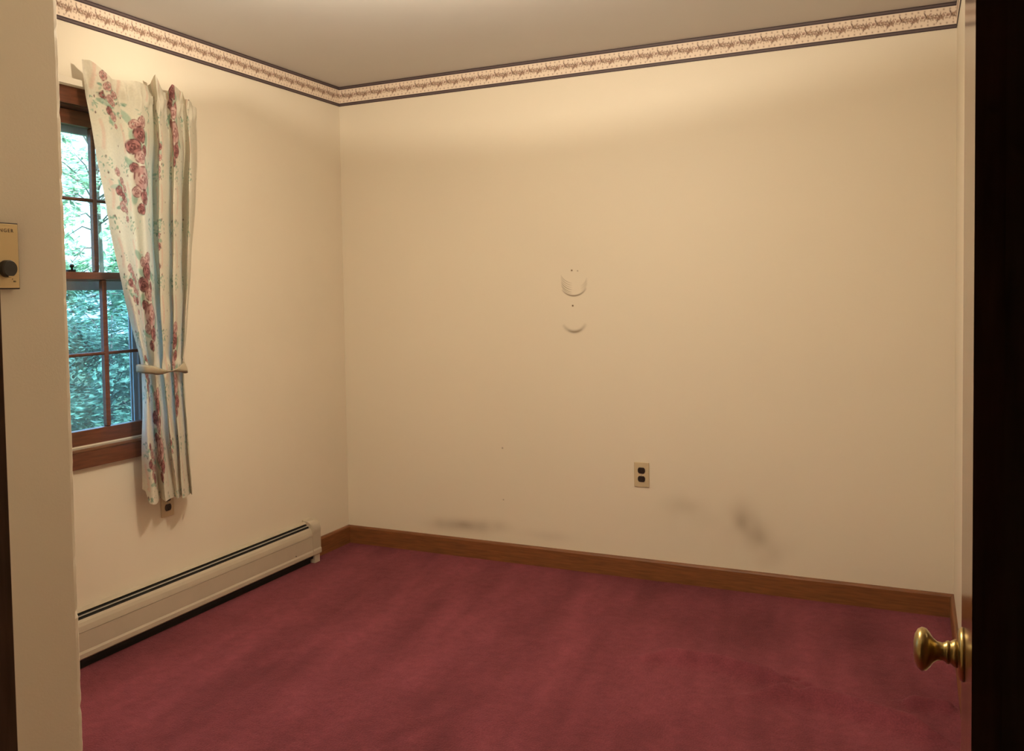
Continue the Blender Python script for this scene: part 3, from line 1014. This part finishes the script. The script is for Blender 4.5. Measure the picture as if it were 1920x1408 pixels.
# tieback: a folded band round the gathered cloth, twisted once and hooked to the wall
tb = MB()
path = [(0.050, -1.520, 1.066, 0.015, 0.0), (0.085, -1.553, 1.070, 0.016, 0.0), (0.130, -1.563, 1.069, 0.017, 0.1), (0.150, -1.540, 1.064, 0.017, 0.3), (0.157, -1.515, 1.056, 0.015, 0.5), (0.160, -1.480, 1.052, 0.010, 0.8),
        (0.160, -1.450, 1.053, 0.0065, 1.0), (0.158, -1.415, 1.056, 0.010, 0.3), (0.152, -1.375, 1.060, 0.019, -0.25), (0.138, -1.348, 1.060, 0.024, -0.3), (0.110, -1.330, 1.058, 0.025, 0.0), (0.060, -1.300, 1.060, 0.023, 0.0), (0.004, -1.262, 1.062, 0.020, 0.0)]
pp = catmull(np.array(path), np.linspace(0, len(path) - 1, 90))
rings = []
for i, q in enumerate(pp):
    d = Vector(pp[min(i + 1, 89)][:3]) - Vector(pp[max(i - 1, 0)][:3])
    d.normalize()
    upv = Vector((0, 0, 1))
    side = d.cross(upv).normalized()
    if side.x < 0 and q[1] > -1.545:
        side = -side
    upv = (upv * math.cos(q[4]) + side * math.sin(q[4])).normalized()
    ring = []
    for a, off in ((-1, -0.0022), (-0.5, 0.0012), (0, 0.0022), (0.5, 0.0012), (1, -0.0022), (0.5, -0.0040), (0, -0.0036), (-0.5, -0.0040)):
        ring.append(tb.bm.verts.new(Vector(q[:3]) + upv * q[3] * a + side * off))
    rings.append(ring)
for A, B in zip(rings, rings[1:]):
    for k in range(8):
        j = (k + 1) % 8
        tb.bm.faces.new((A[k], A[j], B[j], B[k]))
tb.bm.faces.new(rings[0])
tb.bm.faces.new(rings[-1])


def tie_material():
    k = NT('floral_tieback_cotton')
    k.set(Roughness=0.8)
    tc = k.n('ShaderNodeTexCoord')
    vo = k.n('ShaderNodeTexVoronoi')
    vo.inputs['Scale'].default_value = 38
    k.l(tc.outputs['Object'], vo.inputs['Vector'])
    rp_ = k.n('ShaderNodeValToRGB')
    els = rp_.color_ramp.elements
    els[0].position, els[0].color = 0.0, (0.36, 0.17, 0.13, 1)
    els[1].position, els[1].color = 0.30, (0.37, 0.31, 0.215, 1)
    e2 = els.new(0.18)
    e2.color = (0.33, 0.34, 0.23, 1)
    k.l(vo.outputs['Distance'], rp_.inputs['Fac'])
    k.l(rp_.outputs['Color'], k.bsdf.inputs['Base Color'])
    return k.mat


tbo = tb.build('curtain_tieback', tie_material(), None, True)
tag(tbo, 'twisted cream floral band round the curtain', 'tieback')

# ------------------------------------------------------------------ thermostat on the closet partition
th = empty('thermostat', (CL_X + 0.0003, -3.1695, 1.4055), (0, 0, math.radians(90)))
th.scale = (0.855, 0.855, 0.855)
tag(th, 'gold wall thermostat with black dial beside the doorway', 'thermostat')
# local: x along the wall (to the right when seen from the front), -y out of the wall
MB().box((-0.0365, -0.0145, -0.0605), (0.0345, 0.0, 0.0605), 0.001).build('back_plate', M_darktrim, th)
MB().box((-0.0345, -0.0170, -0.0585), (0.0318, -0.0140, 0.0582), 0.0008).build('cover', M_gold, th)
dl = MB().lathe([(-0.0165, 0.0158), (-0.0270, 0.0155), (-0.0300, 0.0138), (-0.0305, 0.0005)], 'y', (0.0045, 0, -0.0235), 40).build('dial', M_dial, th)
MB().box((-0.0010, -0.0312, -0.0385), (0.0100, -0.0301, -0.0370)).build('pointer', M_gold, dl)


def lettering(text, size, x, y, z, mat, parent, name):
    cu = bpy.data.curves.new(name, 'FONT')
    cu.body = text
    cu.size = size
    cu.extrude = 0.0002
    cu.align_x = 'RIGHT'
    cu.space_character = 1.35
    tmp = bpy.data.objects.new(name + '_tmp', cu)
    COL.objects.link(tmp)
    dg = bpy.context.evaluated_depsgraph_get()
    me = bpy.data.meshes.new_from_object(tmp.evaluated_get(dg))
    bpy.data.objects.remove(tmp)
    me.transform(Matrix.Translation((x, y, z)) @ Matrix.Rotation(math.radians(90), 4, 'X'))
    o = link(name, me, mat, parent)
    return o


lettering('SINGER', 0.0092, 0.0225, -0.0172, 0.0430, M_darktrim, th, 'lettering')
lettering('85', 0.0045, 0.0245, -0.0172, -0.0480, M_darktrim, th, 'scale_figures')
MB().box((0.0165, -0.0174, -0.0435), (0.0175, -0.0169, -0.0410)).build('scale_mark', M_darktrim, th)

# ------------------------------------------------------------------ doorway jambs, casings and the open door
def frame_piece(name, lo, hi, label):
    o = MB().box(lo, hi, 0.0015).build(name, M_jamb)
    return tag(o, label, 'door frame', kind='structure')


frame_piece('trim_4', (DL - 0.02, FR_Y - FR_T - 0.004, 0.0), (DL, FR_Y + 0.001, 2.03), 'dark brown door jamb beside the thermostat')
frame_piece('trim_5', (DL - 0.075, FR_Y - FR_T - 0.016, 0.0), (DL - 0.006, FR_Y - FR_T, 2.09), 'dark brown hall casing beside the thermostat')
frame_piece('trim_6', (DR, FR_Y - FR_T - 0.004, 0.0), (DR + 0.02, FR_Y + 0.001, 2.03), 'dark jamb on the hinge side of the door')
tag(MB().prism([(2.7640, FR_Y - 0.055), (2.7685, FR_Y - 0.018), (DR, FR_Y - 0.018), (DR, FR_Y - 0.055)], 'z', 0.0, 2.03).build('trim_7', M_jamb), 'dark door stop on the hinge side', 'door frame', kind='structure')
tag(MB().prism([(2.7700, FR_Y - FR_T - 0.020), (2.7735, FR_Y - FR_T), (2.860, FR_Y - FR_T), (2.860, FR_Y - FR_T - 0.020)], 'z', 0.0, 2.09).build('trim_8', M_jamb), 'dark hall casing on the hinge side', 'door frame', kind='structure')
frame_piece('trim_9', (DL - 0.02, FR_Y - FR_T - 0.004, 2.03), (DR + 0.02, FR_Y + 0.001, 2.05), 'dark head jamb over the doorway')

door = empty('door_1', (2.811, -3.55, 0))
tag(door, 'varnished wooden door standing open along the wall', 'door', kind='structure')


def dpart(bld, name, mat, smooth=False, parent=door):
    o = bld.build(name, mat, parent, smooth)
    if parent is door:
        o.location = (-2.811, 3.55, 0)
    return o


FX = 2.7935
D0, D1 = -3.552, -2.812
dpart(MB().box((FX, D0, 0.012), (FX + 0.035, D1, 2.022), 0.0015), 'slab', M_door)
ky, kz = -2.872, 0.8835
kb = MB()
kb.lathe([(2.7386, 0.0005), (2.7386, 0.008), (2.7400, 0.017), (2.7435, 0.0235), (2.7480, 0.0264), (2.7530, 0.0252), (2.7570, 0.0205), (2.7605, 0.0150), (2.7650, 0.0115), (2.7705, 0.0106), (2.7735, 0.0118), (2.7750, 0.0135), (2.7775, 0.0140), (2.7790, 0.0128), (2.7800, 0.0140), (2.7835, 0.0165), (2.7870, 0.0170)], 'x', (0, ky, kz), 48)
kn = dpart(kb, 'knob', M_brass, True)
dpart(MB().lathe([(2.7865, 0.0175), (2.7875, 0.0270), (2.7890, 0.0305), (2.7915, 0.0320), (FX, 0.0322)], 'x', (0, ky, kz), 48), 'rose', M_brass, True)
dpart(MB().lathe([(FX + 0.035, 0.0322), (FX + 0.039, 0.0310), (FX + 0.040, 0.014), (FX + 0.055, 0.011), (FX + 0.062, 0.018), (FX + 0.070, 0.026), (FX + 0.078, 0.025), (FX + 0.0815, 0.012), (FX + 0.082, 0.0005)], 'x', (0, ky, kz), 36), 'knob', M_brass, True)
dpart(MB().box((FX + 0.006, D1 - 0.0005, kz - 0.028), (FX + 0.029, D1 + 0.001, kz + 0.028)), 'latch_plate', M_brass)
for hz in (0.25, 1.02, 1.80):
    dpart(MB().lathe([(hz - 0.045, 0.006), (hz + 0.045, 0.006)], 'z', (FX + 0.040, D0 - 0.004, 0), 14), 'hinge', M_brass, True)

# ------------------------------------------------------------------ ceiling lamp (above the frame)
cl = empty('ceiling_light', (LAMP_POS[0], LAMP_POS[1], H))
tag(cl, 'flush ceiling light with a square bent-glass shade', 'ceiling light')
MB().lathe([(-0.0005, 0.075), (-0.012, 0.078), (-0.030, 0.060), (-0.034, 0.0005)], 'z', (0, 0, 0), 36).build('canopy', M_rod, cl, True)
MB().lathe([(-0.03, 0.0045), (-0.2665, 0.0045)], 'z', (0, 0, 0), 12).build('stem', M_brass, cl, True)
MB().lathe([(-0.2652, 0.004), (-0.2695, 0.010), (-0.275, 0.007), (-0.278, 0.003), (-0.2785, 0.0004)], 'z', (0, 0, 0), 20).build('finial', M_brass, cl, True)
n = 33
S = 0.16
g = np.linspace(-S, S, n)
GX, GY = np.meshgrid(g, g)
mx_ = np.maximum(np.abs(GX), np.abs(GY)) / S
mn_ = np.minimum(np.abs(GX), np.abs(GY)) / S
rimz = LAMP_POS[2] - H - 0.0115 + 0.017 * mn_ ** 1.6
GZ = -0.266 + (rimz + 0.266) * mx_ ** 2.6
sh = link('shade', grid_mesh('shade', np.stack([GX, GY, GZ], -1)), M_shade, cl)
md = sh.modifiers.new('glass_thickness', 'SOLIDIFY')
md.thickness = 0.003
for sx in (-1,):
    MB().lathe([(-0.035, 0.012), (-0.085, 0.014), (-0.120, 0.014)], 'z', (0.035, 0, 0), 18).build('socket', M_rod, cl, True)
    MB().lathe([(-0.120, 0.012), (-0.150, 0.020), (-0.185, 0.029), (-0.2150, 0.029), (-0.240, 0.018), (-0.247, 0.002)], 'z', (0.035, 0, 0), 24).build('bulb', glassy('clear_bulb_glass', (1, 1, 1), 0.02), cl, True)
ld = bpy.data.lights.new('bulb_light', 'POINT')
ld.energy = LAMP_POWER
ld.color = LAMP_COLOR
ld.shadow_soft_size = 0.009
lo = bpy.data.objects.new('bulb_light', ld)
COL.objects.link(lo)
lo.parent = cl
lo.location = (0.035, 0, LAMP_POS[2] - H)

# ------------------------------------------------------------------ outdoors: lawn, hedge, trees
tag(MB().box((-40, -20, -0.85), (-0.145, 40, -0.75)).build('ground', plain('dark_green_lawn', (0.07, 0.13, 0.05), rough=0.9, noise=0.4, nscale=6)), 'dark green lawn outside the window', 'lawn', kind='structure')  # dark green varied by noise


def leaf_material(name, c, tr=0.45):
    k = NT(name)
    k.set(Roughness=0.5)
    oi = k.n('ShaderNodeTexCoord')
    nz_n = k.n('ShaderNodeTexNoise')
    nz_n.inputs['Scale'].default_value = 7.0
    nz_n.inputs['Detail'].default_value = 3
    k.l(oi.outputs['Object'], nz_n.inputs['Vector'])
    rp_ = k.n('ShaderNodeValToRGB')
    rp_.color_ramp.elements[0].position = 0.35
    rp_.color_ramp.elements[1].position = 0.65
    rp_.color_ramp.elements[0].color = (*[v * 0.30 for v in c], 1)
    rp_.color_ramp.elements[1].color = (*[min(1, v * 1.6) for v in c], 1)
    k.l(nz_n.outputs['Fac'], rp_.inputs['Fac'])
    k.l(rp_.outputs['Color'], k.bsdf.inputs['Base Color'])
    tl = k.n('ShaderNodeBsdfTranslucent')
    k.l(rp_.outputs['Color'], tl.inputs['Color'])
    mxx = k.n('ShaderNodeMixShader')
    mxx.inputs[0].default_value = tr
    k.l(k.bsdf.outputs[0], mxx.inputs[1])
    k.l(tl.outputs[0], mxx.inputs[2])
    k.l(mxx.outputs[0], k.out.inputs['Surface'])
    return k.mat


M_bark = plain('grey_bark', (0.10, 0.08, 0.06), rough=0.9, noise=0.3, nscale=20, stretch=(1, 1, 0.2))


def leaf_cloud(centres, per, size, spread, droop, r):
    vs_, fs_ = [], []
    for c in centres:
        d = Vector((r.uniform(-1, 1), r.uniform(-1, 1), r.uniform(-0.25, 0.25))).normalized()
        for i in range(per):
            t = r.uniform(0, 1)
            p = Vector(c) + d * spread * t + Vector((r.gauss(0, 1), r.gauss(0, 1), r.gauss(0, 0.6))) * spread * 0.22
            p.z -= droop * t * t
            L = size * r.uniform(0.7, 1.3)
            ax = (d + Vector((r.uniform(-0.8, 0.8), r.uniform(-0.8, 0.8), -0.5 * r.random()))).normalized()
            sd = ax.cross(Vector((r.uniform(-0.4, 0.4), r.uniform(-0.4, 0.4), 1))).normalized()
            k0 = len(vs_)
            nrm = ax.cross(sd)
            vs_ += [p, p + ax * L * 0.5 + sd * L * 0.22 + nrm * L * 0.05, p + ax * L - nrm * L * 0.08, p + ax * L * 0.5 - sd * L * 0.22 + nrm * L * 0.05]
            fs_ += [(k0, k0 + 1, k0 + 2), (k0, k0 + 2, k0 + 3)]
    return vs_, fs_


def plant(name, label, cat, pos, rad, z0, z1, nclump, per, size, col, seed, trunk=None, spread=0.45, droop=0.15, tr=0.45):
    r = random.Random(seed)
    t = empty(name, pos)
    tag(t, label, cat)
    centres = []
    while len(centres) < nclump:
        v = Vector((r.uniform(-1, 1), r.uniform(-1, 1), r.uniform(-1, 1)))
        if 0.25 < v.length < 1:
            centres.append((v.x * rad, v.y * rad, (z0 + z1) / 2 + v.z * (z1 - z0) / 2))
    V_, F_s = leaf_cloud(centres, per, size, spread, droop, r)
    fo = soup('foliage', V_, F_s, leaf_material(name + '_leaves', col, tr), t)
    fo['kind'] = 'stuff'
    b_ = MB()
    base = -0.75 - pos[2]
    tw = trunk or 0.03
    b_.tube([(0, 0, base), (0.03 * rad, 0.02 * rad, (base + z0) / 2), (0, 0, (z0 + z1) / 2), (0.05 * rad, 0, z1 * 0.9)], [tw, tw * 0.9, tw * 0.6, tw * 0.2], 8)
    for c in centres[::max(1, nclump // 26)]:
        s0 = Vector((0, 0, max(base + 0.1, (z0 + z1) / 2 * 0.4 + c[2] * 0.5)))
        midp = s0.lerp(Vector(c), 0.5) + Vector((0, 0, 0.12))
        b_.tube([s0, midp, Vector(c)], [tw * 0.35, tw * 0.22, tw * 0.1], 5)
    b_.build('branches', M_bark, t, True)
    return t


plant('shrub', 'dense bluish green shrub in the lower window panes', 'shrub', (-4.3, 2.35, -0.75), 1.0, 0.2, 2.15, 130, 80, 0.10, (0.16, 0.30, 0.20), 3, spread=0.40)
plant('shrub', 'second leafy shrub hidden mostly behind the curtain', 'shrub', (-4.3, 5.4, -0.75), 1.0, 0.2, 2.2, 100, 70, 0.11, (0.14, 0.28, 0.18), 4, spread=0.40)
plant('tree', 'pale green tree behind the shrub in the upper panes', 'tree', (-8.3, 5.9, -0.75), 1.7, 2.3, 5.6, 52, 55, 0.13, (0.45, 0.66, 0.42), 5, trunk=0.045, tr=0.65)
plant('tree', 'far dark green tree behind the shrubs', 'tree', (-13.0, 9.0, -0.75), 2.6, 0.6, 3.4, 170, 50, 0.2, (0.24, 0.42, 0.26), 6, trunk=0.08, tr=0.5)
